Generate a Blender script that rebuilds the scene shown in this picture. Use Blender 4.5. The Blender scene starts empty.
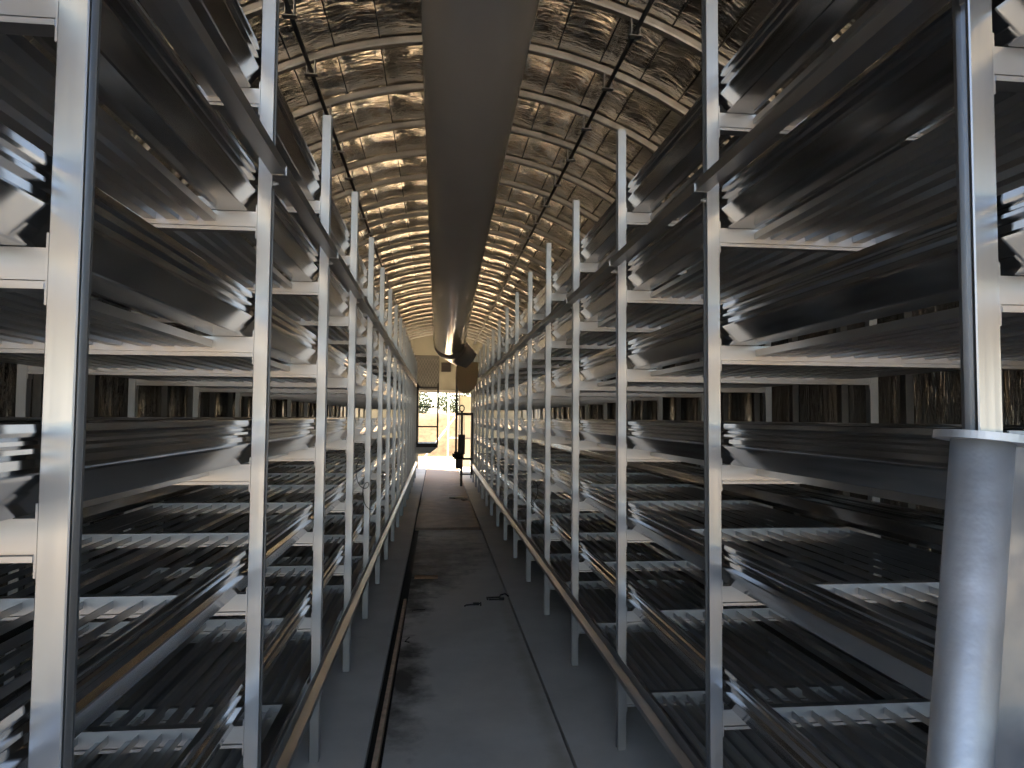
import bpy, bmesh, math, random
from mathutils import Vector, Matrix
import numpy as np

random.seed(7)
SC = bpy.context.scene
COL = SC.collection

# ------------------------------------------------------------------ camera
F_PX, YAW, PITCH, ROLL, CAM_H = 693.956, 0.1074, 0.0482, 0.0077, 1.6
fw = Vector((math.sin(YAW)*math.cos(PITCH), math.cos(YAW)*math.cos(PITCH), math.sin(PITCH)))
rt = Vector((math.cos(YAW), -math.sin(YAW), 0))
up = rt.cross(fw)
rt, up = math.cos(ROLL)*rt + math.sin(ROLL)*up, -math.sin(ROLL)*rt + math.cos(ROLL)*up
cd = bpy.data.cameras.new('camera')
cd.sensor_width = 36.0
cd.lens = F_PX*36.0/1024.0
cd.clip_start = 0.02
cd.clip_end = 300
cam = bpy.data.objects.new('camera', cd)
COL.objects.link(cam)
m = Matrix((rt, up, -fw)).transposed().to_4x4()
m.translation = (0, 0, CAM_H)
cam.matrix_world = m
SC.camera = cam

# ------------------------------------------------------------------ light
W = bpy.data.worlds.new('sky')
SC.world = W
W.use_nodes = True
wn = W.node_tree.nodes
sky = wn.new('ShaderNodeTexSky')
sky.sky_type = 'NISHITA'
sky.sun_disc = False
sky.sun_elevation = math.radians(52)
sky.sun_rotation = math.radians(-45)
sky.dust_density = 0.7
sky.air_density = 1.0
wn['Background'].inputs['Strength'].default_value = 0.68
hs = wn.new('ShaderNodeHueSaturation')
hs.inputs['Saturation'].default_value = 0.85
W.node_tree.links.new(sky.outputs[0], hs.inputs['Color'])
W.node_tree.links.new(hs.outputs[0], wn['Background'].inputs['Color'])

sd = bpy.data.lights.new('sun', 'SUN')
sd.energy = 66.0
sd.angle = math.radians(0.6)
sd.color = (1.0, 0.80, 0.54)
sun = bpy.data.objects.new('sun', sd)
COL.objects.link(sun)
sun_dir = Vector((-0.62, 0.60, 0.90)).normalized()       # towards the sun, beyond the far door
sun.rotation_euler = sun_dir.to_track_quat('Z', 'Y').to_euler()

vs = SC.view_settings
vs.view_transform = 'Standard'
vs.look = 'None'
vs.gamma = 1.0
vs.use_curve_mapping = False
vs.exposure = 0.2
SC.cycles.glossy_bounces = 8
SC.cycles.max_bounces = 12


# ------------------------------------------------------------------ materials
def new_mat(name):
    mt = bpy.data.materials.new(name)
    mt.use_nodes = True
    nt = mt.node_tree
    return mt, nt, nt.nodes['Principled BSDF']


def N(nt, kind, **kw):
    n = nt.nodes.new(kind)
    for k, v in kw.items():
        setattr(n, k, v)
    return n


def noise_chain(nt, scale, mscale=(1, 1, 1), detail=4, coord='Object', rough=0.5):
    tc = N(nt, 'ShaderNodeTexCoord')
    mp = N(nt, 'ShaderNodeMapping')
    mp.inputs['Scale'].default_value = mscale
    nt.links.new(tc.outputs[coord], mp.inputs[0])
    no = N(nt, 'ShaderNodeTexNoise')
    no.inputs['Scale'].default_value = scale
    no.inputs['Detail'].default_value = detail
    no.inputs['Roughness'].default_value = rough
    nt.links.new(mp.outputs[0], no.inputs['Vector'])
    return no


def ramp(nt, src, stops):
    r = N(nt, 'ShaderNodeValToRGB')
    els = r.color_ramp.elements
    while len(els) < len(stops):
        els.new(0.5)
    for e, (p, c) in zip(els, stops):
        e.position = p
        e.color = c if len(c) == 4 else (*c, 1)
    nt.links.new(src, r.inputs[0])
    return r


def grey(v):
    return (v, v, v, 1)


def metal(name, col, r0, r1, mscale, scale=1.0, bump=0.0, blotch=0.12):
    mt, nt, b = new_mat(name)
    b.inputs['Metallic'].default_value = 1.0
    n1 = noise_chain(nt, scale, mscale, 3)
    rr = ramp(nt, n1.outputs[0], [(0.3, grey(r0)), (0.7, grey(r1))])
    nt.links.new(rr.outputs[0], b.inputs['Roughness'])
    n2 = noise_chain(nt, 3.5, (1, 1, 1), 4)
    lo = [c*(1-blotch) for c in col]
    rc = ramp(nt, n2.outputs[0], [(0.3, lo), (0.7, col)])
    nt.links.new(rc.outputs[0], b.inputs['Base Color'])
    if bump:
        bp = N(nt, 'ShaderNodeBump')
        bp.inputs['Strength'].default_value = bump
        bp.inputs['Distance'].default_value = 0.002
        nt.links.new(n1.outputs[0], bp.inputs['Height'])
        nt.links.new(bp.outputs[0], b.inputs['Normal'])
    return mt


def plain(name, col, rough=0.6, metallic=0.0, vary=0.25, scale=8, bump=0.0):
    mt, nt, b = new_mat(name)
    b.inputs['Roughness'].default_value = rough
    b.inputs['Metallic'].default_value = metallic
    n = noise_chain(nt, scale, (1, 1, 1), 5)
    rc = ramp(nt, n.outputs[0], [(0.3, [c*(1-vary) for c in col]), (0.7, [min(1, c*(1+vary*0.4)) for c in col])])
    nt.links.new(rc.outputs[0], b.inputs['Base Color'])
    if bump:
        bp = N(nt, 'ShaderNodeBump')
        bp.inputs['Strength'].default_value = bump
        nt.links.new(n.outputs[0], bp.inputs['Height'])
        nt.links.new(bp.outputs[0], b.inputs['Normal'])
    return mt


ALU = (0.385, 0.397, 0.415)
M = {}
M['post'] = metal('post_aluminium', ALU, 0.32, 0.46, (60, 60, 0.6))
M['beam'] = metal('beam_aluminium', (0.43, 0.435, 0.447), 0.38, 0.5, (0.6, 60, 60))
M['board'] = metal('board_aluminium', (0.53, 0.525, 0.52), 0.12, 0.20, (60, 0.5, 60))
M['slat'] = metal('slat_aluminium', (0.50, 0.495, 0.49), 0.30, 0.36, (60, 0.5, 60))
M['slat'].node_tree.nodes['Principled BSDF'].inputs['Metallic'].default_value = 0.9
M['rail'] = metal('rail_aluminium', (0.56, 0.56, 0.56), 0.34, 0.42, (60, 0.5, 60))
M['bolt'] = metal('zinc_bolt', (0.8, 0.8, 0.78), 0.3, 0.4, (5, 5, 5))
M['column'] = metal('dull_column_steel', (0.24, 0.235, 0.225), 0.5, 0.65, (4, 4, 4), 3, blotch=0.3)
M['rib'] = metal('galvanised_rib', (0.52, 0.51, 0.485), 0.45, 0.6, (4, 4, 4), 3, blotch=0.3)
M['duct'] = plain('duct_film', (0.60, 0.59, 0.58), 0.10, 0.35, vary=0.04, scale=2)


def film(mt, col, fac):
    """thin plastic film: lets part of the light through"""
    nt = mt.node_tree
    tr_ = N(nt, 'ShaderNodeBsdfTranslucent')
    tr_.inputs['Color'].default_value = (*col, 1)
    mx = N(nt, 'ShaderNodeMixShader')
    mx.inputs[0].default_value = fac
    out = nt.nodes['Material Output']
    nt.links.new(nt.nodes['Principled BSDF'].outputs[0], mx.inputs[1])
    nt.links.new(tr_.outputs[0], mx.inputs[2])
    nt.links.new(mx.outputs[0], out.inputs['Surface'])


film(M['duct'], (0.6, 0.56, 0.5), 0.12)
M['pipe_dark'] = metal('dark_pipe', (0.16, 0.155, 0.15), 0.35, 0.5, (4, 4, 4))
M['galv'] = metal('galvanised_steel', (0.50, 0.525, 0.56), 0.42, 0.6, (3, 3, 3), 9, bump=0.9, blotch=0.4)
M['galv'].node_tree.nodes['Principled BSDF'].inputs['Metallic'].default_value = 0.75
M['wire'] = plain('black_wire', (0.012, 0.012, 0.012), 0.6)
M['frame_dark'] = plain('dark_painted_steel', (0.035, 0.03, 0.03), 0.45, 0.3)
M['wood'] = plain('raw_pine', (0.66, 0.47, 0.32), 0.7, vary=0.3, scale=20)
M['cream'] = plain('cream_panel', (0.72, 0.66, 0.50), 0.5, vary=0.1, scale=2)
M['housing'] = plain('beige_plastic', (0.62, 0.54, 0.40), 0.45, vary=0.08, scale=2)
film(M['housing'], (0.85, 0.72, 0.5), 0.65)
M['greywall'] = plain('grey_panel', (0.20, 0.195, 0.155), 0.5, vary=0.15, scale=2)
M['darkpanel'] = plain('dark_grey_panel', (0.08, 0.08, 0.075), 0.5, vary=0.2, scale=6)
M['soil'] = plain('dry_soil', (0.56, 0.46, 0.34), 0.95, vary=0.4, scale=3, bump=0.4)
M['yard'] = plain('grey_yard', (0.065, 0.075, 0.09), 0.9, vary=0.3, scale=2)
M['brick_bank'] = plain('earth_bank', (0.13, 0.085, 0.045), 0.95, vary=0.5, scale=5, bump=0.6)
M['paper'] = plain('crumpled_paper', (0.72, 0.66, 0.55), 0.8)
M['bark'] = plain('bark', (0.10, 0.07, 0.05), 0.9)
M['leaf'] = plain('leaf_green', (0.03, 0.06, 0.012), 0.55, vary=0.5, scale=3)
M['white_pipe'] = plain('white_scaffold', (0.8, 0.8, 0.78), 0.4, vary=0.05)
M['ochre'] = plain('ochre_grass', (0.45, 0.36, 0.12), 0.9, vary=0.4, scale=5)
M['gap'] = plain('gutter_dirt', (0.018, 0.016, 0.014), 0.9)
M['rust'] = plain('rusty_offcut', (0.42, 0.24, 0.13), 0.8, vary=0.5, scale=30)


def foil_mat(name, col, sc1, sc2, strength):
    mt, nt, b = new_mat(name)
    b.inputs['Metallic'].default_value = 1.0
    b.inputs['Base Color'].default_value = (*col, 1)
    n1 = noise_chain(nt, 1.0, sc1, 4, rough=0.55)
    n1.inputs['Distortion'].default_value = 0.8
    n2 = noise_chain(nt, 1.0, sc2, 3)
    n2.inputs['Distortion'].default_value = 0.5
    rr = ramp(nt, n2.outputs[0], [(0.3, grey(0.06)), (0.75, grey(0.15))])
    nt.links.new(rr.outputs[0], b.inputs['Roughness'])
    ad = N(nt, 'ShaderNodeMath', operation='MULTIPLY_ADD')
    nt.links.new(n2.outputs[0], ad.inputs[0])
    ad.inputs[1].default_value = 0.35
    nt.links.new(n1.outputs[0], ad.inputs[2])
    bp = N(nt, 'ShaderNodeBump')
    bp.inputs['Strength'].default_value = strength
    bp.inputs['Distance'].default_value = 0.04
    nt.links.new(ad.outputs[0], bp.inputs['Height'])
    nt.links.new(bp.outputs[0], b.inputs['Normal'])
    return mt


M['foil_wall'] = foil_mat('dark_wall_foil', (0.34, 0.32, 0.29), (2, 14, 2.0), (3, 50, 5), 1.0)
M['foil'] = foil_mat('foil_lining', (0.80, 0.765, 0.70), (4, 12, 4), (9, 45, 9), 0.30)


def concrete_mat(name, base, stains):
    """stains: list of (x, y, rx, ry, depth, colour) in metres on the slab"""
    mt, nt, b = new_mat(name)
    b.inputs['Specular IOR Level'].default_value = 0.3
    n1 = noise_chain(nt, 1.6, (1, 1, 1), 8, rough=0.65)
    c = ramp(nt, n1.outputs[0], [(0.25, [v*0.78 for v in base]), (0.75, [v*1.12 for v in base])])
    out = c.outputs[0]
    tc = N(nt, 'ShaderNodeTexCoord')
    nz = noise_chain(nt, 4.0, (1, 1, 1), 6, rough=0.65)
    for (x, y, rx, ry, dp, col) in stains:
        mp = N(nt, 'ShaderNodeMapping')
        mp.inputs['Location'].default_value = (-x/rx, -y/ry, 0)
        mp.inputs['Scale'].default_value = (1/rx, 1/ry, 0)
        nt.links.new(tc.outputs['Object'], mp.inputs[0])
        ln = N(nt, 'ShaderNodeVectorMath', operation='LENGTH')
        nt.links.new(mp.outputs[0], ln.inputs[0])
        ma = N(nt, 'ShaderNodeMath', operation='MULTIPLY_ADD')
        nt.links.new(nz.outputs[0], ma.inputs[0])
        ma.inputs[1].default_value = 2.4
        nt.links.new(ln.outputs['Value'], ma.inputs[2])
        rp = ramp(nt, ma.outputs[0], [(0.0, grey(dp)), (0.30, grey(dp)), (1.0, grey(0))])
        mr = N(nt, 'ShaderNodeMapRange')
        mr.inputs['From Min'].default_value = 1.3
        mr.inputs['From Max'].default_value = 2.3
        mr.inputs['To Min'].default_value = dp
        mr.inputs['To Max'].default_value = 0
        nt.nodes.remove(rp)
        nt.links.new(ma.outputs[0], mr.inputs['Value'])
        mx = N(nt, 'ShaderNodeMix', data_type='RGBA')
        nt.links.new(mr.outputs[0], mx.inputs['Factor'])
        nt.links.new(out, mx.inputs['A'])
        mx.inputs['B'].default_value = (*col, 1)
        out = mx.outputs['Result']
    nt.links.new(out, b.inputs['Base Color'])
    rr = ramp(nt, n1.outputs[0], [(0.3, grey(0.55)), (0.7, grey(0.75))])
    nt.links.new(rr.outputs[0], b.inputs['Roughness'])
    bp = N(nt, 'ShaderNodeBump')
    bp.inputs['Strength'].default_value = 0.12
    bp.inputs['Distance'].default_value = 0.01
    nt.links.new(n1.outputs[0], bp.inputs['Height'])
    nt.links.new(bp.outputs[0], b.inputs['Normal'])
    return mt


M['concrete'] = concrete_mat('slab_concrete', (0.62, 0.60, 0.565), [])
M['warm_far'] = concrete_mat('warm_bounce_concrete', (0.44, 0.32, 0.22), [(0.3, 12.0, 0.6, 2.5, 0.7, (0.06, 0.05, 0.045)), (0.45, 15.5, 0.4, 2.0, 0.6, (0.08, 0.06, 0.045))])  # brown base carries the warm bounced daylight on the far aisle
M['aisle'] = concrete_mat('aisle_concrete', (0.62, 0.595, 0.555), [
    (0.02, 8.35, 0.62, 1.2, 0.93, (0.03, 0.027, 0.024)),
    (-0.10, 7.15, 0.42, 0.75, 0.93, (0.03, 0.022, 0.016)),
    (-0.22, 7.7, 0.20, 2.6, 0.9, (0.02, 0.018, 0.016)),
    (-0.2, 6.15, 0.2, 0.5, 0.8, (0.05, 0.045, 0.04)),
    (-0.2, 4.35, 0.18, 1.0, 0.9, (0.03, 0.025, 0.022)),
    (0.60, 4.2, 0.07, 2.6, 0.4, (0.22, 0.19, 0.10)),
    (0.3, 12.0, 0.6, 2.5, 0.7, (0.06, 0.05, 0.045)),
])


# ------------------------------------------------------------------ mesh helpers
def mesh_from(name, vf, mat, smooth=False):
    v, f = vf
    me = bpy.data.meshes.new(name)
    me.from_pydata([tuple(p) for p in v], [], f)
    bm = bmesh.new()
    bm.from_mesh(me)
    bmesh.ops.recalc_face_normals(bm, faces=bm.faces)
    bm.to_mesh(me)
    bm.free()
    me.materials.append(mat)
    if smooth:
        for p in me.polygons:
            p.use_smooth = True
    me.update()
    return me


def ob(name, me, parent=None, loc=(0, 0, 0), rot=None):
    o = bpy.data.objects.new(name, me)
    COL.objects.link(o)
    o.location = loc
    if rot:
        o.rotation_euler = rot
    if parent is not None:
        o.parent = parent
    return o


def tag(o, label, cat, group=None):
    o['label'] = label
    o['category'] = cat
    if group:
        o['group'] = group
    return o


def thing(name, label, cat, loc=(0, 0, 0), group=None):
    o = bpy.data.objects.new(name, None)
    COL.objects.link(o)
    o.location = loc
    o.empty_display_size = 0.1
    return tag(o, label, cat, group)


def struct(o):
    o['kind'] = 'structure'
    return o


def join(*vfs):
    V, Fc = [], []
    for v, f in vfs:
        o = len(V)
        V += [tuple(p) for p in v]
        Fc += [tuple(i+o for i in q) for q in f]
    return V, Fc


def box(x0, x1, y0, y1, z0, z1):
    v = [(x, y, z) for x in (x0, x1) for y in (y0, y1) for z in (z0, z1)]
    f = [(0, 1, 3, 2), (4, 6, 7, 5), (0, 4, 5, 1), (2, 3, 7, 6), (0, 2, 6, 4), (1, 5, 7, 3)]
    return v, f


def extrude(poly, axis, a, b):
    """closed 2-D polygon swept along an axis; poly coords are the two other axes in order"""
    n = len(poly)
    def P(p, t):
        if axis == 'x':
            return (t, p[0], p[1])
        if axis == 'y':
            return (p[0], t, p[1])
        return (p[0], p[1], t)
    v = [P(p, a) for p in poly] + [P(p, b) for p in poly]
    f = [(i, (i+1) % n, n+(i+1) % n, n+i) for i in range(n)]
    f += [tuple(range(n))[::-1], tuple(range(n, 2*n))]
    return v, f


def strip(path, th):
    """thin sheet section: open path -> closed polygon of thickness th on its left"""
    L = []
    for i, p in enumerate(path):
        a = Vector(path[max(0, i-1)])
        b = Vector(path[min(len(path)-1, i+1)])
        p = Vector(p)
        ns = []
        for q, r in ((a, p), (p, b)):
            d = r-q
            if d.length > 1e-9:
                d.normalize()
                ns.append(Vector((-d.y, d.x)))
        nn = sum(ns, Vector((0, 0)))
        nn.normalize()
        k = th/max(0.4, nn.dot(ns[0]))
        L.append(tuple(p+nn*k))
    return list(path)+L[::-1]


def tube(pts, r, n=10, cap=True):
    """round tube along a 3-D path; r a number or a list"""
    V, Fc = [], []
    k = len(pts)
    ref = None
    for i, p in enumerate(pts):
        p = Vector(p)
        t = (Vector(pts[min(k-1, i+1)])-Vector(pts[max(0, i-1)])).normalized()
        if ref is None:
            ref = Vector((0, 0, 1)) if abs(t.z) < 0.9 else Vector((1, 0, 0))
        s = t.cross(ref).normalized()
        ref = s.cross(t).normalized()
        rr = r[i] if isinstance(r, (list, tuple)) else r
        for j in range(n):
            a = 2*math.pi*j/n
            V.append(tuple(p+rr*(math.cos(a)*s+math.sin(a)*ref)))
    for i in range(k-1):
        for j in range(n):
            a, b = i*n+j, i*n+(j+1) % n
            Fc.append((a, b, b+n, a+n))
    if cap:
        Fc.append(tuple(range(n))[::-1])
        Fc.append(tuple(range((k-1)*n, k*n)))
    return V, Fc


def bar(a, b, w, h=None):
    """square-section bar between two points"""
    h = h or w
    a, b = Vector(a), Vector(b)
    t = (b-a).normalized()
    ref = Vector((0, 0, 1)) if abs(t.z) < 0.9 else Vector((0, 1, 0))
    s = t.cross(ref).normalized()
    u = s.cross(t)
    v = []
    for p in (a, b):
        for i, j in ((-1, -1), (1, -1), (1, 1), (-1, 1)):
            v.append(tuple(p+s*i*w/2+u*j*h/2))
    f = [(0, 1, 5, 4), (1, 2, 6, 5), (2, 3, 7, 6), (3, 0, 4, 7), (3, 2, 1, 0), (4, 5, 6, 7)]
    return v, f


# ------------------------------------------------------------------ setting: floor
Y0, Y1 = -0.42, 22.0
XC, ZC, RAD = 0.19, 1.23, 2.90          # tunnel arch: centre line, spring height, inner radius
gnd = struct(ob('ground', mesh_from('ground', box(-60, 60, -60, 90, -0.30, -0.06), M['soil'])))
yard = struct(ob('yard', mesh_from('yard', box(-30, 30, -14, Y0-0.01, -0.06, -0.005), M['yard'])))
yard['label'] = 'grey yard in front of the growing house'
gnd['label'] = 'dry sandy soil around and beyond the growing house'
floor = struct(ob('floor', mesh_from('floor', box(XC-3.0, XC+3.0, Y0, Y1, -0.058, -0.045), M['gap'])))
GL, GR = -0.312, -0.232                  # dirty gutter beside the left slab
ob('concrete_slab', mesh_from('left_slab', join(box(XC-3.0, GL, Y0, 5.198, -0.045, 0.0)), M['concrete']), floor)
ob('concrete_slab', mesh_from('left_slab_far', box(XC-3.0, GL, 5.204, Y1, -0.045, 0.0), M['concrete']), floor)
ob('concrete_slab', mesh_from('aisle_slab', box(GR, 0.648, Y0, 9.98, -0.045, -0.006), M['aisle']), floor)
ob('concrete_slab', mesh_from('aisle_slab_far', box(GL+0.022, 0.648, 10.22, Y1, -0.045, -0.006), M['warm_far']), floor)
ob('concrete_slab', mesh_from('right_slab', box(0.662, XC+3.0, Y0, Y1, -0.045, 0.0), M['concrete']), floor)

# ------------------------------------------------------------------ setting: roof and walls
HW = 2.62                                # half width between the upright walls
A0 = math.acos(HW/RAD)
ZW = ZC+math.sqrt(RAD**2-HW**2)
RIB0, RIBS = 4.6-10*0.67, 0.67
NRIB = 37
NCELL = 22


def arch_pt(a, r):
    """a in radians from the right horizon, over the ridge, to the left"""
    return XC+r*math.cos(a), ZC+r*math.sin(a)


ceiling = struct(ob('ceiling', None))
ceiling.empty_display_size = 0.1
walls = {}
for sd_, nm in ((-1, 'wall_left'), (1, 'wall_right')):
    walls[sd_] = struct(ob(nm, None))

# arch ribs: flattened galvanised tube, reaching down to the slab
NS = 48


def rib_mesh():
    V, Fc = [], []
    sec = [(0, -0.022), (0, 0.022), (0.010, 0.028), (0.040, 0.028), (0.05, 0.022), (0.05, -0.022), (0.040, -0.028), (0.010, -0.028)]
    for i in range(NS+1):
        a = A0+(math.pi-2*A0)*i/NS
        for (dr, dy) in sec:
            x, z = arch_pt(a, RAD+dr)
            V.append((x, dy, z))
    n = len(sec)
    for i in range(NS):
        for j in range(n):
            a, b = i*n+j, i*n+(j+1) % n
            Fc.append((a, b, b+n, a+n))
    return V, Fc


def leg_mesh(sgn):
    return box(*sorted((XC+sgn*HW, XC+sgn*(HW+0.05))), -0.028, 0.028, 0, ZW+0.03)


rm = mesh_from('rib', rib_mesh(), M['rib'])
lm = {s: mesh_from('column', leg_mesh(s), M['column']) for s in (-1, 1)}
ribY = [RIB0+RIBS*i for i in range(NRIB)]
ribY = [y for y in ribY if Y0-0.01 < y < Y1-0.05]
for y in ribY:
    ob('rib', rm, ceiling, (0, y, 0))
    for s in (-1, 1):
        ob('column', lm[s], walls[s], (0, y, 0))


# foil lining: pillows between ribs and wires
def noise1(i, j, k):
    return (math.sin(i*12.9898+j*78.233+k*37.7)*43758.5453) % 1.0


def foil_panel(ya, yb, seed):
    per, ny = 6, 9
    V, Fc = [], []
    nu = NCELL*per
    for i in range(nu+1):
        a = A0+(math.pi-2*A0)*i/nu
        c = i/per
        fc = math.sin(math.pi*(c % 1.0)) if i % per else 0.0
        amp = 0.006+0.012*noise1(int(c), seed, 1)
        for j in range(ny+1):
            t = j/ny
            fy = math.sin(math.pi*t)
            r = RAD+0.055+amp*fc*(0.25+0.75*fy)+0.008*fy
            r += 0.003*math.sin(9*t+5*c+seed*1.7)*fy
            x, z = arch_pt(a, r)
            V.append((x, ya+(yb-ya)*t, z))
    for i in range(nu):
        for j in range(ny):
            p = i*(ny+1)+j
            Fc.append((p, p+1, p+ny+2, p+ny+1))
    return V, Fc


def foil_wall(ya, yb, s, seed):
    V, Fc = [], []
    nz, ny = 10, 9
    for i in range(nz+1):
        z = (ZW+0.06)*i/nz
        for j in range(ny+1):
            t = j/ny
            fy = math.sin(math.pi*t)
            r = HW+0.055+0.012*fy+0.010*math.sin(7*math.pi*t+seed)*fy
            V.append((XC+s*r, ya+(yb-ya)*t, z))
    for i in range(nz):
        for j in range(ny):
            p = i*(ny+1)+j
            Fc.append((p, p+1, p+ny+2, p+ny+1))
    return V, Fc


ys = [Y0]+ribY+[Y1]
OPEN_Y = [y for y in ribY if y > 18.5][0]
for k in range(len(ys)-1):
    ya, yb = ys[k], ys[k+1]
    if yb-ya < 0.05:
        continue
    ob('foil_panel', mesh_from('foil_panel', foil_panel(ya, yb, k), M['foil'], True), ceiling)
    if yb > OPEN_Y+0.01:
        continue                      # walls left open beyond the racks, unseen, to let daylight into the far end
    for s in (-1, 1):
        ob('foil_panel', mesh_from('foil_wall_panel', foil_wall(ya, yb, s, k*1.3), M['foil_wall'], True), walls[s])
# dark outer skin that keeps daylight out of the lining
V, Fc = [], []
for i in range(NS+1):
    x, z = arch_pt(A0+(math.pi-2*A0)*i/NS, RAD+0.16)
    V += [(x, Y0, z), (x, Y1+0.1, z)]
Fc = [(2*i, 2*i+1, 2*i+3, 2*i+2) for i in range(NS)]
M['skin'] = plain('black_cover_sheet', (0.03, 0.03, 0.03), 0.8)
ob('outer_cover', mesh_from('outer_cover', (V, Fc), M['skin'], True), ceiling)
for s in (-1, 1):
    ob('outer_cover', mesh_from('wall_cover', box(XC+s*(HW+0.15)-0.01, XC+s*(HW+0.15)+0.01, Y0, OPEN_Y, 0, ZW+0.1), M['skin']), walls[s])
# lining wires that press the foil between the pillows
for i in range(1, NCELL):
    a = A0+(math.pi-2*A0)*i/NCELL
    x, z = arch_pt(a, RAD+0.05)
    ob('lining_wire', mesh_from('lining_wire', bar((x, Y0, z), (x, Y1, z), 0.006), M['wire']), ceiling)

# ------------------------------------------------------------------ racks
SP = 1.1489
NF = 17
TIERS = [0.264+0.395*i for i in range(7)]
PW, PD, RW, PTOP = 0.044, 0.040, 1.375, 3.055
SLU = [0.124, 0.180, 0.236, 0.3035, 0.3885, 0.4735, 0.5585, 0.6435, 0.7285, 0.8135, 0.8985, 0.9835, 1.051, 1.107, 1.163]
BOARD = [(0.012, 0.128), (0.010, 0.136), (0.004, 0.136), (0.003, 0.124), (0.005, 0.118), (0.011, 0.112), (0.011, 0.106), (0.004, 0.101),
         (0.004, 0.094), (0.013, 0.085), (0.013, 0.072), (0.003, 0.063), (0.004, 0.058), (0.028, 0.003), (0.033, 0.001), (0.122, 0.001)]


def make_rack(xf, sx, yf, label):
    root = thing('growing_rack', label, 'rack', (xf+sx*RW/2, yf+SP, 0), 'growing racks along the aisle')
    ox, oy = root.location.x, root.location.y

    def U(u):
        return sx*(u-RW/2)                 # local x of a distance u from the aisle face

    # --- posts: box with chamfered corners and a slot in the side
    def post_poly(flip):
        pts = [(0.0, 0.002), (0.0, 0.0085), (0.011, 0.0085), (0.011, 0.031), (0.0, 0.031), (0.0, PD-0.002), (0.002, PD), (PW-0.002, PD),
               (PW, PD-0.002), (PW, 0.002), (PW-0.002, 0.0), (0.002, 0.0)]
        return [((U(RW-u) if flip else U(u)), y) for u, y in pts]
    pm = [mesh_from('post', extrude(post_poly(fl), 'z', 0, PTOP), M['post']) for fl in (False, True)]
    for k in range(NF):
        for me in pm:
            ob('post', me, root, (0, (k-1)*SP, 0))
    # --- cross beams with end plates
    bp = [(0.005, 0.0), (0.005, -0.048), (0.009, -0.049), (0.009, -0.052), (0.0, -0.053), (0.0, -0.062), (0.036, -0.062), (0.036, 0.0)]
    bme = mesh_from('cross_beam', extrude(bp, 'x', U(PW+0.004), U(RW-PW-0.004)), M['beam'])
    pl = [mesh_from('end_plate', box(*sorted((U(a), U(b))), 0.003, 0.037, -0.085, 0.022), M['beam'])
          for a, b in ((PW, PW+0.004), (RW-PW-0.004, RW-PW))]
    for k in range(NF):
        for z in TIERS:
            b = ob('cross_beam', bme, root, (0, (k-1)*SP, z))
            for q in pl:
                ob('end_plate', q, b)
    # --- side boards in three-bay lengths
    for back in (False, True):
        path = [(U(RW-PW-u) if back else U(PW+u), z) for u, z in BOARD]
        sec = strip(path, 0.003 if (sx > 0) != back else -0.003)
        k = 0
        while k < NF-1:
            k2 = min(k+4 if k else 3, NF-1)
            ya = (k-1)*SP+(0.0015 if k else -0.03)
            yb = (k2-1)*SP-(0.0015 if k2 < NF-1 else -0.07)
            me = mesh_from('side_board', extrude(sec, 'y', ya, yb), M['board'])
            for z in TIERS:
                ob('side_board', me, root, (0, 0, z))
            k = k2
    # --- shelf slats: an upright fin and a flat web, butted between the beams
    def slat_vf(u, z, ya, yb):
        a, w = PW+u, 0.036
        poly = [(U(a), z-0.012), (U(a), z-0.034), (U(a+w), z-0.034), (U(a+w), z-0.031), (U(a+0.003), z-0.031), (U(a+0.003), z-0.012)]
        return extrude(poly, 'y', ya, yb)
    sl = [mesh_from('slat', slat_vf(u, 0, 0.0365, SP+0.0045), M['slat']) for u in SLU]
    far = []
    count = 0
    for k in (1, 2, 3, 0)+tuple(range(4, NF-1)):
        for z in TIERS[::-1]:
            for i, u in enumerate(SLU):
                if count < 300:
                    ob('slat', sl[i], root, (0, (k-1)*SP, z))
                    count += 1
                else:
                    far.append(slat_vf(u, z, (k-1)*SP+0.0365, k*SP+0.0045))
    o = ob('slat_rows', mesh_from('slat_rows', join(*far), M['slat']), root)
    o['kind'] = 'stuff'
    # --- guide rails on the aisle face
    def rail(zb, name, prof):
        sec = strip([(U(-u), z) for u, z in prof], 0.004 if sx > 0 else -0.004)
        k = 0
        while k < NF-1:
            k2 = min(k+5, NF-1)
            ob(name, mesh_from(name, extrude(sec, 'y', (k-1)*SP+(0.001 if k else -0.05), (k2-1)*SP-(0.001 if k2 < NF-1 else -0.1)), M['rail']), root, (0, 0, zb))
            k = k2
    hp = [(0.001, 0.048), (0.001, 0.0), (0.038, 0.0), (0.038, 0.030)]
    rail(2.362, 'guide_rail', hp)
    lp = [(0.001, 0.05), (0.001, 0.012), (0.034, 0.0), (0.036, -0.02)]
    rail(0.405, 'guide_rail', lp)
    bk = [(0.001, -0.046), (0.001, -0.006), (0.045, -0.006), (0.045, 0.022)]
    sec = strip([(U(-u), z) for u, z in bk], -0.004 if sx > 0 else 0.004)
    bm_ = mesh_from('rail_bracket', extrude(sec, 'y', -0.004, 0.020), M['beam'])
    xb = U(-0.005)
    bolt = mesh_from('bolt', join(tube([(U(0.0), 0.008, -0.030), (U(-0.010), 0.008, -0.030)], 0.0075, 6), tube([(U(-0.010), 0.008, -0.030), (U(-0.018), 0.008, -0.030)], 0.004, 8)), M['bolt'])
    for k in range(NF):
        b = ob('rail_bracket', bm_, root, (0, (k-1)*SP, 2.362))
        ob('bolt', bolt, b)
    return root


rackL = make_rack(-0.5248, -1, 1.0715-SP, 'seven-tier aluminium growing rack beside the dark gutter and wooden lath')
rackR = make_rack(0.8882, 1, 1.0555-SP, 'seven-tier aluminium growing rack standing behind the galvanized steel pipe')

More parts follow.
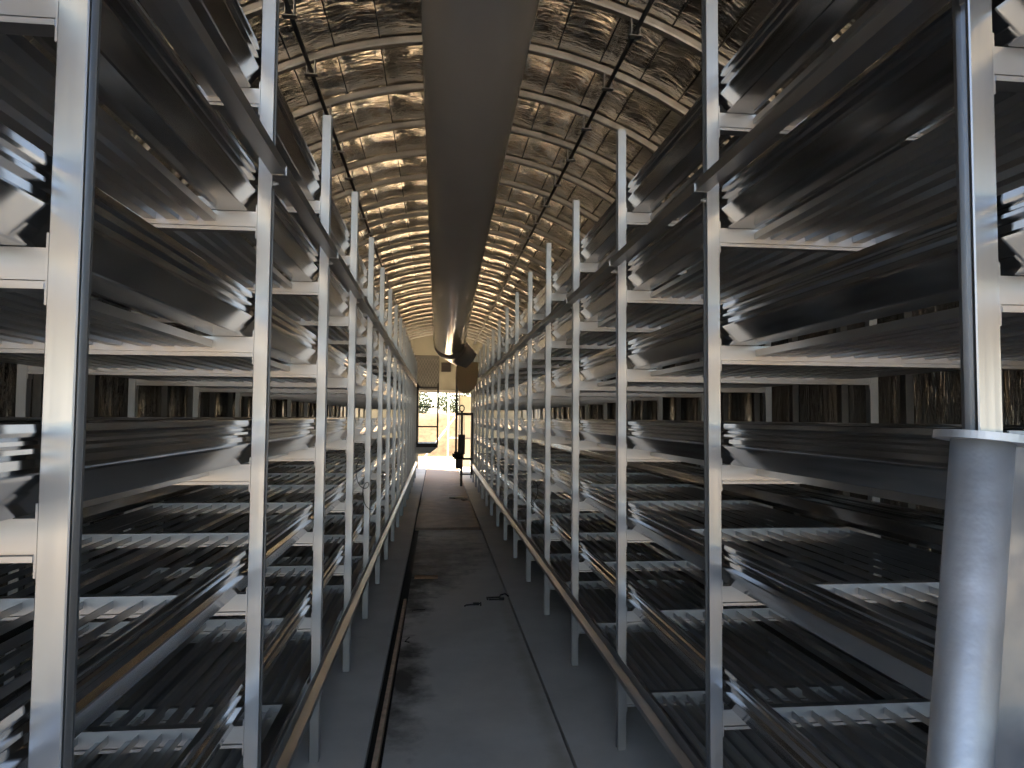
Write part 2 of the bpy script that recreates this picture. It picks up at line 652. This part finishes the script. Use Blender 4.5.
# ------------------------------------------------------------------ air duct under the ridge
duct = thing('air_duct', 'large round grey metal air duct hanging under the roof ridge', 'duct', (0.19, 0, 3.7))
pts = []
DR_ = 0.30
for i in range(70):
    y = -2.0+i*0.22
    if y > 12.7:
        break
    zc = 3.735-0.078*max(0, y-3.3)
    if y < 3.3:
        zc = 3.735+0.02*(3.3-y)*0
    pts.append((0.0+0.003*max(0, y-6), y, zc-3.7))
V, Fc = tube(pts, DR_, 40, cap=False)
ob('duct_tube', mesh_from('duct_tube', (V, Fc), M['duct'], True), duct)
# elbow bending to the right towards the blower
lx, ly, lz = pts[-1]
el = [(lx, ly, lz), (0.035, 12.95, -0.74), (0.06, 13.10, -0.755), (0.11, 13.24, -0.785), (0.18, 13.35, -0.83), (0.26, 13.43, -0.885), (0.34, 13.48, -0.945), (0.42, 13.51, -1.01)]
rr = [DR_, 0.298, 0.29, 0.275, 0.26, 0.24, 0.225, 0.21]
ob('elbow', mesh_from('duct_elbow', tube(el, rr, 36), M['duct'], True), duct)
for i in range(0, 12):
    y = ribY[0]+1.34*i
    if y > 12.5:
        break
    zc = 3.735-0.078*max(0, y-3.3)-3.7
    z_top = ZC+RAD-3.7
    ob('hanger_strap', mesh_from('hanger_strap', bar((0, y, zc+DR_-0.005), (0, y, z_top+0.01), 0.025, 0.004), M['rib']), duct)

# ------------------------------------------------------------------ pipes under the ribs
for (x, z, lab) in ((-0.855, 3.875, 'thin dark pipe clipped under the roof ribs above the gutter side rack'),
                    (1.145, 3.895, 'thin dark pipe clipped under the roof ribs above the galvanized pipe side rack')):
    t = thing('ceiling_pipe', lab, 'pipe', (x, 0, z), 'pipes under the roof ribs')
    ob('pipe', mesh_from('ceiling_pipe', tube([(0, Y0+0.05, 0), (0, Y1-0.3, 0)], 0.014, 10), M['pipe_dark'], True), t)
    ang = math.atan2(z-ZC, x-XC)
    px, pz = arch_pt(ang, RAD)
    cl = join(box(-0.028, -0.022, -0.02, 0.02, -0.022, pz-z+0.03), box(0.022, 0.028, -0.02, 0.02, -0.022, pz-z+0.03), box(-0.04, 0.04, -0.02, 0.02, -0.026, -0.020))
    cm = mesh_from('pipe_clip', cl, M['beam'])
    for y in ribY:
        ob('pipe_clip', cm, t, (0, y, 0))

# ------------------------------------------------------------------ far end wall with its doorway
wb = struct(ob('wall_back', None))
DX0, DX1, DZ = -0.56, 1.12, 2.36
for (x0, x1, z0, z1, mt) in ((XC-3.1, DX0, 0, DZ, 'greywall'), (DX1, XC+3.1, 0, DZ, 'greywall')):
    ob('wall_panel', mesh_from('wall_panel', box(x0, x1, Y1, Y1+0.06, z0, z1), M[mt]), wb)
edges = [XC-3.1, -1.9, -0.75, 0.05, 0.9, 2.0, XC+3.1]
for i in range(6):
    mt = 'darkpanel' if i == 2 else 'greywall'
    ob('wall_panel', mesh_from('wall_panel', box(edges[i]+0.005, edges[i+1]-0.005, Y1, Y1+0.06, DZ+0.09, 3.52), M[mt]), wb)
    if i != 2:
        pass
    ob('wall_panel', mesh_from('gable_panel', box(edges[i]+0.005, edges[i+1]-0.005, Y1, Y1+0.06, 3.54, 4.4), M['greywall']), wb)
ob('backing_sheet', mesh_from('backing_sheet', box(XC-3.1, XC+3.1, Y1+0.06, Y1+0.08, DZ, 4.5), M['skin']), wb)
ob('lintel', mesh_from('lintel', box(XC-3.1, XC+3.1, Y1-0.04, Y1+0.08, DZ, DZ+0.09), M['rib']), wb)
ob('vent_grille', mesh_from('vent_grille', join(box(0.12, 0.42, Y1-0.03, Y1, 3.02, 3.32), *[box(0.12, 0.42, Y1-0.045, Y1-0.03, 3.05+0.06*i, 3.07+0.06*i) for i in range(5)]), M['frame_dark']), wb)
# diamond lattice on the dark panel
lat = []
for i in range(9):
    x = -0.72+0.09*i
    for k in range(6):
        z = 2.5+0.17*k
        lat.append(bar((x-0.045, Y1-0.008, z-0.085), (x+0.045, Y1-0.008, z+0.085), 0.012))
        lat.append(bar((x+0.045, Y1-0.008, z-0.085), (x-0.045, Y1-0.008, z+0.085), 0.012))
ob('lattice', mesh_from('lattice', join(*lat), M['column']), wb)
door = struct(ob('door_1', mesh_from('door_leaf', box(0.70, 1.10, Y1-0.02, Y1+0.03, 0.03, 2.26), M['cream'])))
ob('door_rail', mesh_from('door_rail', join(box(0.68, 0.72, Y1-0.04, Y1+0.04, 0.0, 2.36), box(0.70, 1.1, Y1-0.035, Y1-0.02, 0.9, 0.95)), M['rib']), door)

# outlet housing at the end of the duct
prof = [(-0.21, 0.62), (-0.19, 0.14), (-0.15, 0.05), (-0.06, 0.0), (0.04, 0.02), (0.13, 0.10), (0.19, 0.2), (0.21, 0.62)]
hs_ = ob('outlet_housing', mesh_from('outlet_housing', extrude(prof, 'y', -0.18, 0.22), M['housing']), duct, (0.39, 13.55, 2.06-3.7))
hs_['label'] = 'beige rounded plastic outlet housing'
ob('rim', mesh_from('housing_rim', box(-0.22, 0.22, -0.19, 0.23, 0.60, 0.625), M['rib']), hs_)

# ------------------------------------------------------------------ picking trolleys at the far end
tr = thing('picking_trolley', 'dark ladder-like picking platform hung on the rack by the far doorway', 'trolley', (-0.25, 16.4, 0.95))
fr = []
for x in (-0.205, 0.27):
    ob('upright', mesh_from('trolley_upright', box(x-0.02, x+0.02, -0.02, 0.02, 0.0, 1.44 if x > 0 else 1.38), M['frame_dark']), tr)
for z in (0.42, 0.88, 1.34):
    ob('guard_rail', mesh_from('trolley_rail', box(-0.22, 0.27, -0.015, 0.015, z-0.018, z+0.018), M['frame_dark']), tr)
ob('platform', mesh_from('trolley_platform', box(-0.22, 0.28, -0.04, 0.9, -0.06, 0.03), M['frame_dark']), tr)
ob('toe_board', mesh_from('trolley_toe_board', join(extrude([(-0.22, -0.06), (0.28, -0.06), (0.10, -0.2), (-0.22, -0.22)], 'y', -0.03, 0.0)), M['rib']), tr)
for y in (0.0, 0.86):
    ob('hook_arm', mesh_from('trolley_arm', box(-0.225, -0.19, y-0.02, y+0.02, 1.3, 1.44), M['frame_dark']), tr)

tw = thing('winch_trolley', 'dark lifting trolley with a winch, pulley ring and cables beside the cream door', 'trolley', (0.62, 16.0, 0.0))
ob('mast', mesh_from('winch_mast', box(-0.20, -0.15, -0.025, 0.025, 0.75, 2.68), M['frame_dark']), tw)
ob('mast', mesh_from('winch_column', box(-0.075, -0.02, -0.025, 0.025, 0.02, 1.72), M['frame_dark']), tw)
ob('cross_bar', mesh_from('winch_cross_bar', box(-0.2, 0.21, -0.02, 0.02, 1.64, 1.70), M['frame_dark']), tw)
ob('cross_bar', mesh_from('winch_low_bar', box(-0.08, 0.21, -0.02, 0.02, 0.62, 0.67), M['frame_dark']), tw)
ob('cross_bar', mesh_from('winch_foot_bar', box(-0.08, 0.21, -0.02, 0.02, 0.28, 0.31), M['frame_dark']), tw)
ob('mast', mesh_from('winch_side_post', box(0.17, 0.21, -0.02, 0.02, 0.28, 1.70), M['frame_dark']), tw)
ring = [(-0.048+0.055*math.cos(a), 0, 1.80+0.07*math.sin(a)) for a in [2*math.pi*i/16 for i in range(17)]]
ob('pulley_ring', mesh_from('pulley_ring', tube(ring, 0.014, 8), M['frame_dark']), tw)
ob('winch_motor', mesh_from('winch_motor', join(tube([(-0.22, 0, 0.72), (0.0, 0, 0.72)], 0.09, 16), tube([(-0.26, 0, 0.72), (-0.22, 0, 0.72)], 0.05, 12), box(-0.18, -0.02, -0.08, 0.08, 0.42, 0.64)), M['frame_dark']), tw)
ob('gear_box', mesh_from('gear_box', box(-0.13, 0.03, -0.07, 0.07, 0.75, 1.2), M['frame_dark']), tw)
for x in (-0.12, 0.0):
    ob('cable', mesh_from('winch_cable', tube([(x, 0, 1.68), (x+0.01, 0.01, 1.2), (x, 0, 0.7)], 0.007, 6), M['wire']), tw)

# ------------------------------------------------------------------ galvanised pipe in the foreground
gp = thing('galvanized_pipe', 'leaning galvanized steel pipe with a round top flange and a flat side plate', 'pipe', (0.0, 0.0, 0.0))
top = Vector((0.7875, 0.93, 1.572))
bot = Vector((0.60, 0.90, 0.0))
ax = (top-bot).normalized()
M['galv_seam'] = metal('galvanised_seam', (0.27, 0.285, 0.31), 0.4, 0.6, (3, 3, 3), 12, blotch=0.3)
n = 40
ob('pipe_body', mesh_from('pipe_body', tube([tuple(bot), tuple(top)], 0.040, n), M['galv'], True), gp)
fl = tube([tuple(top-ax*0.002), tuple(top+ax*0.009)], 0.0625, 48)
ob('flange', mesh_from('pipe_flange', fl, M['galv']), gp)
s = Vector((1, -0.10, 0)).normalized()
pa, pb = bot+s*0.040, top+s*0.040
q = Vector((0.075, 0.0, 0))
nn = Vector((0, 0.006, 0))
V = [pa, pa+q, pb+q-ax*0.003, pb-ax*0.003]
V = [tuple(v) for v in V]+[tuple(v+nn) for v in V]
Fc = [(0, 1, 2, 3), (7, 6, 5, 4), (0, 4, 5, 1), (1, 5, 6, 2), (2, 6, 7, 3), (3, 7, 4, 0)]
ob('side_plate', mesh_from('side_plate', (V, Fc), M['galv_seam']), gp)
ob('base_plate', mesh_from('pipe_base', box(bot.x-0.1, bot.x+0.1, bot.y-0.1, bot.y+0.1, 0.0, 0.012), M['galv']), gp)

# ------------------------------------------------------------------ small things on the floor
tag(ob('wooden_lath', mesh_from('wooden_lath', bar((-0.268, 2.2, -0.018), (-0.255, 6.22, -0.018), 0.024, 0.052), M['wood'])), 'long thin raw wood lath lying in the dark gutter', 'lath')


def hook(x, y, rot, kind, label):
    t = thing('metal_hook', label, 'hook', (x, y, -0.006), 'dark metal hooks dropped on the aisle')
    t.rotation_euler = (0, 0, rot)
    if kind == 0:
        pts = [(-0.075, -0.02, 0.006), (-0.06, 0.01, 0.006), (0.05, 0.02, 0.008), (0.065, 0.015, 0.02), (0.06, -0.03, 0.008)]
        ob('hook_wire', mesh_from('hook_wire', tube(pts, 0.0065, 6), M['wire']), t)
        ob('clamp', mesh_from('hook_clamp', box(0.0, 0.05, 0.008, 0.034, 0.0, 0.02), M['wire']), t)
    elif kind == 1:
        pts = [(-0.07, -0.03, 0.006), (-0.075, 0.03, 0.006), (0.04, 0.04, 0.006), (0.05, -0.03, 0.006), (-0.06, -0.035, 0.006)]
        ob('hook_wire', mesh_from('hook_ring', tube(pts, 0.0085, 6), M['wire']), t)
        ob('clamp', mesh_from('ring_clamp', box(0.03, 0.075, -0.045, -0.02, 0.0, 0.02), M['wire']), t)
    elif kind == 2:
        pts = [(-0.045, -0.05, 0.005), (-0.03, 0.0, 0.005), (0.02, 0.03, 0.008), (0.035, -0.05, 0.005)]
        ob('hook_wire', mesh_from('hook_bent', tube(pts, 0.007, 6), M['wire']), t)
    else:
        pts = [(-0.05, -0.02, 0.004), (-0.045, 0.015, 0.004), (0.0, 0.02, 0.005), (0.055, 0.024, 0.004)]
        ob('hook_wire', mesh_from('hook_thin', tube(pts, 0.0035, 6), M['wire']), t)


hook(0.33, 6.0, 0.05, 0, 'black bent metal hook with a clamp lying alone on the aisle')
hook(0.535, 6.2, 0.0, 1, 'black closed metal ring clip lying beside the bent hook')
hook(0.62, 6.32, 0.1, 2, 'small black open hook next to the closed ring clip')
hook(-0.13, 5.88, 0.0, 3, 'thin dark wire hook lying near the end of the wooden lath')
hook(-0.175, 5.12, 1.2, 3, 'thin dark wire bit lying alongside the wooden lath')


def lump(name, x, y, rx, ry, h, mat, seed, label, cat):
    rnd = random.Random(seed)
    bm = bmesh.new()
    bmesh.ops.create_icosphere(bm, subdivisions=2, radius=1)
    for v in bm.verts:
        k = 0.7+0.5*rnd.random()
        v.co = Vector((v.co.x*rx*k, v.co.y*ry*k, max(0, v.co.z*0.8+0.3)*h*k))
    me = bpy.data.meshes.new(name)
    bm.to_mesh(me)
    bm.free()
    me.materials.append(mat)
    return tag(ob(name, me, None, (x, y, -0.006)), label, cat)


lump('crumpled_wrapper', 0.40, 13.9, 0.14, 0.16, 0.03, M['paper'], 3, 'crumpled pale wrapper lying far down the aisle', 'litter')
lump('crumpled_wrapper', 0.56, 13.55, 0.10, 0.10, 0.035, M['paper'], 5, 'smaller crumpled pale wrapper lying beside the larger one', 'litter')
tag(ob('wood_offcut', mesh_from('wood_offcut', join(box(-0.2, 0.03, 7.02, 7.13, -0.006, 0.006), box(-0.2, 0.0, 7.04, 7.07, 0.006, 0.010)), M['rust'])), 'flat brown wood offcut lying on the dark stain', 'offcut')
for i, (x, y, r) in enumerate(((-0.36, 4.63, 0.010), (0.73, 7.3, 0.012), (0.70, 4.9, 0.008))):
    pass

# loose tie wires on two posts
def tie(x, y, z, label, sgn):
    pts = []
    for i in range(22):
        a = i*0.55
        pts.append((0.03*math.cos(a)*sgn+0.004*i*sgn, 0.012*math.sin(a*0.7), -0.012*i+0.05*math.sin(a)))
    o = tag(ob('tie_wire', mesh_from('tie_wire', tube(pts, 0.003, 5), M['wire'], True), None, (x, y, z)), label, 'wire')
    return o


tie(-0.50, 1.0715+SP*3-0.012, 1.30, 'thin black curled wire dangling on the gutter side rack post', 1)
tie(0.865, 1.0555+SP*4-0.012, 1.20, 'thin black curled wire dangling on a post of the rack opposite the gutter', -1)

# ------------------------------------------------------------------ outdoors beyond the far doorway
bank = ob('earth_bank', None)
V, Fc = [], []
nx, ny = 40, 10
rnd = random.Random(2)
for i in range(nx+1):
    for j in range(ny+1):
        t = j/ny
        V.append((-9+18*i/nx, 29.5+4*t, -0.06+1.75*min(1, t*1.7)+0.12*rnd.random()*(1 if 0 < j else 0)))
for i in range(nx):
    for j in range(ny):
        p = i*(ny+1)+j
        Fc.append((p, p+1, p+ny+2, p+ny+1))
bank = struct(ob('earth_bank_slope', mesh_from('earth_bank', (V, Fc), M['brick_bank'], True)))
bank['label'] = 'brown earth bank behind the sunlit yard'


def bush(x, y, z, r, label, mat, seed):
    rnd = random.Random(seed)
    t = thing('bush', label, 'bush', (x, y, z), 'bushes on the bank')
    V, Fc = [], []
    for i in range(1500):
        while True:
            p = Vector((rnd.uniform(-1, 1), rnd.uniform(-1, 1), rnd.uniform(-1, 1)))
            if p.length < 1:
                break
        p = Vector((p.x*r, p.y*r, p.z*r*0.8+r*0.75))
        a = Vector((rnd.uniform(-1, 1), rnd.uniform(-1, 1), rnd.uniform(-1, 1))).normalized()
        b = a.cross(Vector((rnd.uniform(-1, 1), rnd.uniform(-1, 1), rnd.uniform(-1, 1)))).normalized()
        o = len(V)
        L, Wd = 0.16, 0.07
        V += [tuple(p-a*L/2), tuple(p+b*Wd/2), tuple(p+a*L/2), tuple(p-b*Wd/2)]
        Fc.append((o, o+1, o+2, o+3))
    f = ob('foliage', mesh_from('foliage', (V, Fc), mat), t)
    f['kind'] = 'stuff'
    ob('stem', mesh_from('stem', tube([(0, 0, -0.3), (0.05, 0, r*0.5), (0, 0.05, r*1.1)], [0.05, 0.04, 0.02], 8), M['bark']), t)


bush(-1.1, 34, 1.5, 0.95, 'large dark green bush on the earth bank seen through the doorway', M['leaf'], 1)
bush(0.95, 34.2, 1.5, 0.98, 'tall green bush on the earth bank behind the white pipe frame', M['leaf'], 2)

scf = thing('pipe_frame', 'white pipe frame with a diagonal brace standing outside the far doorway', 'frame', (0.2, 25.5, -0.06))
for x in (0.22, 0.52):
    ob('upright', mesh_from('frame_upright', tube([(x, 0, 0), (x, 0, 3.0)], 0.03, 10), M['white_pipe']), scf)
ob('brace', mesh_from('frame_brace', tube([(-0.75, 0, 0.02), (0.5, 0, 1.7)], 0.028, 10), M['white_pipe']), scf)
for z in (0.9, 1.75, 2.5):
    ob('cross_pipe', mesh_from('frame_cross', tube([(0.2, 0, z), (0.75, 0, z)], 0.025, 10), M['white_pipe']), scf)
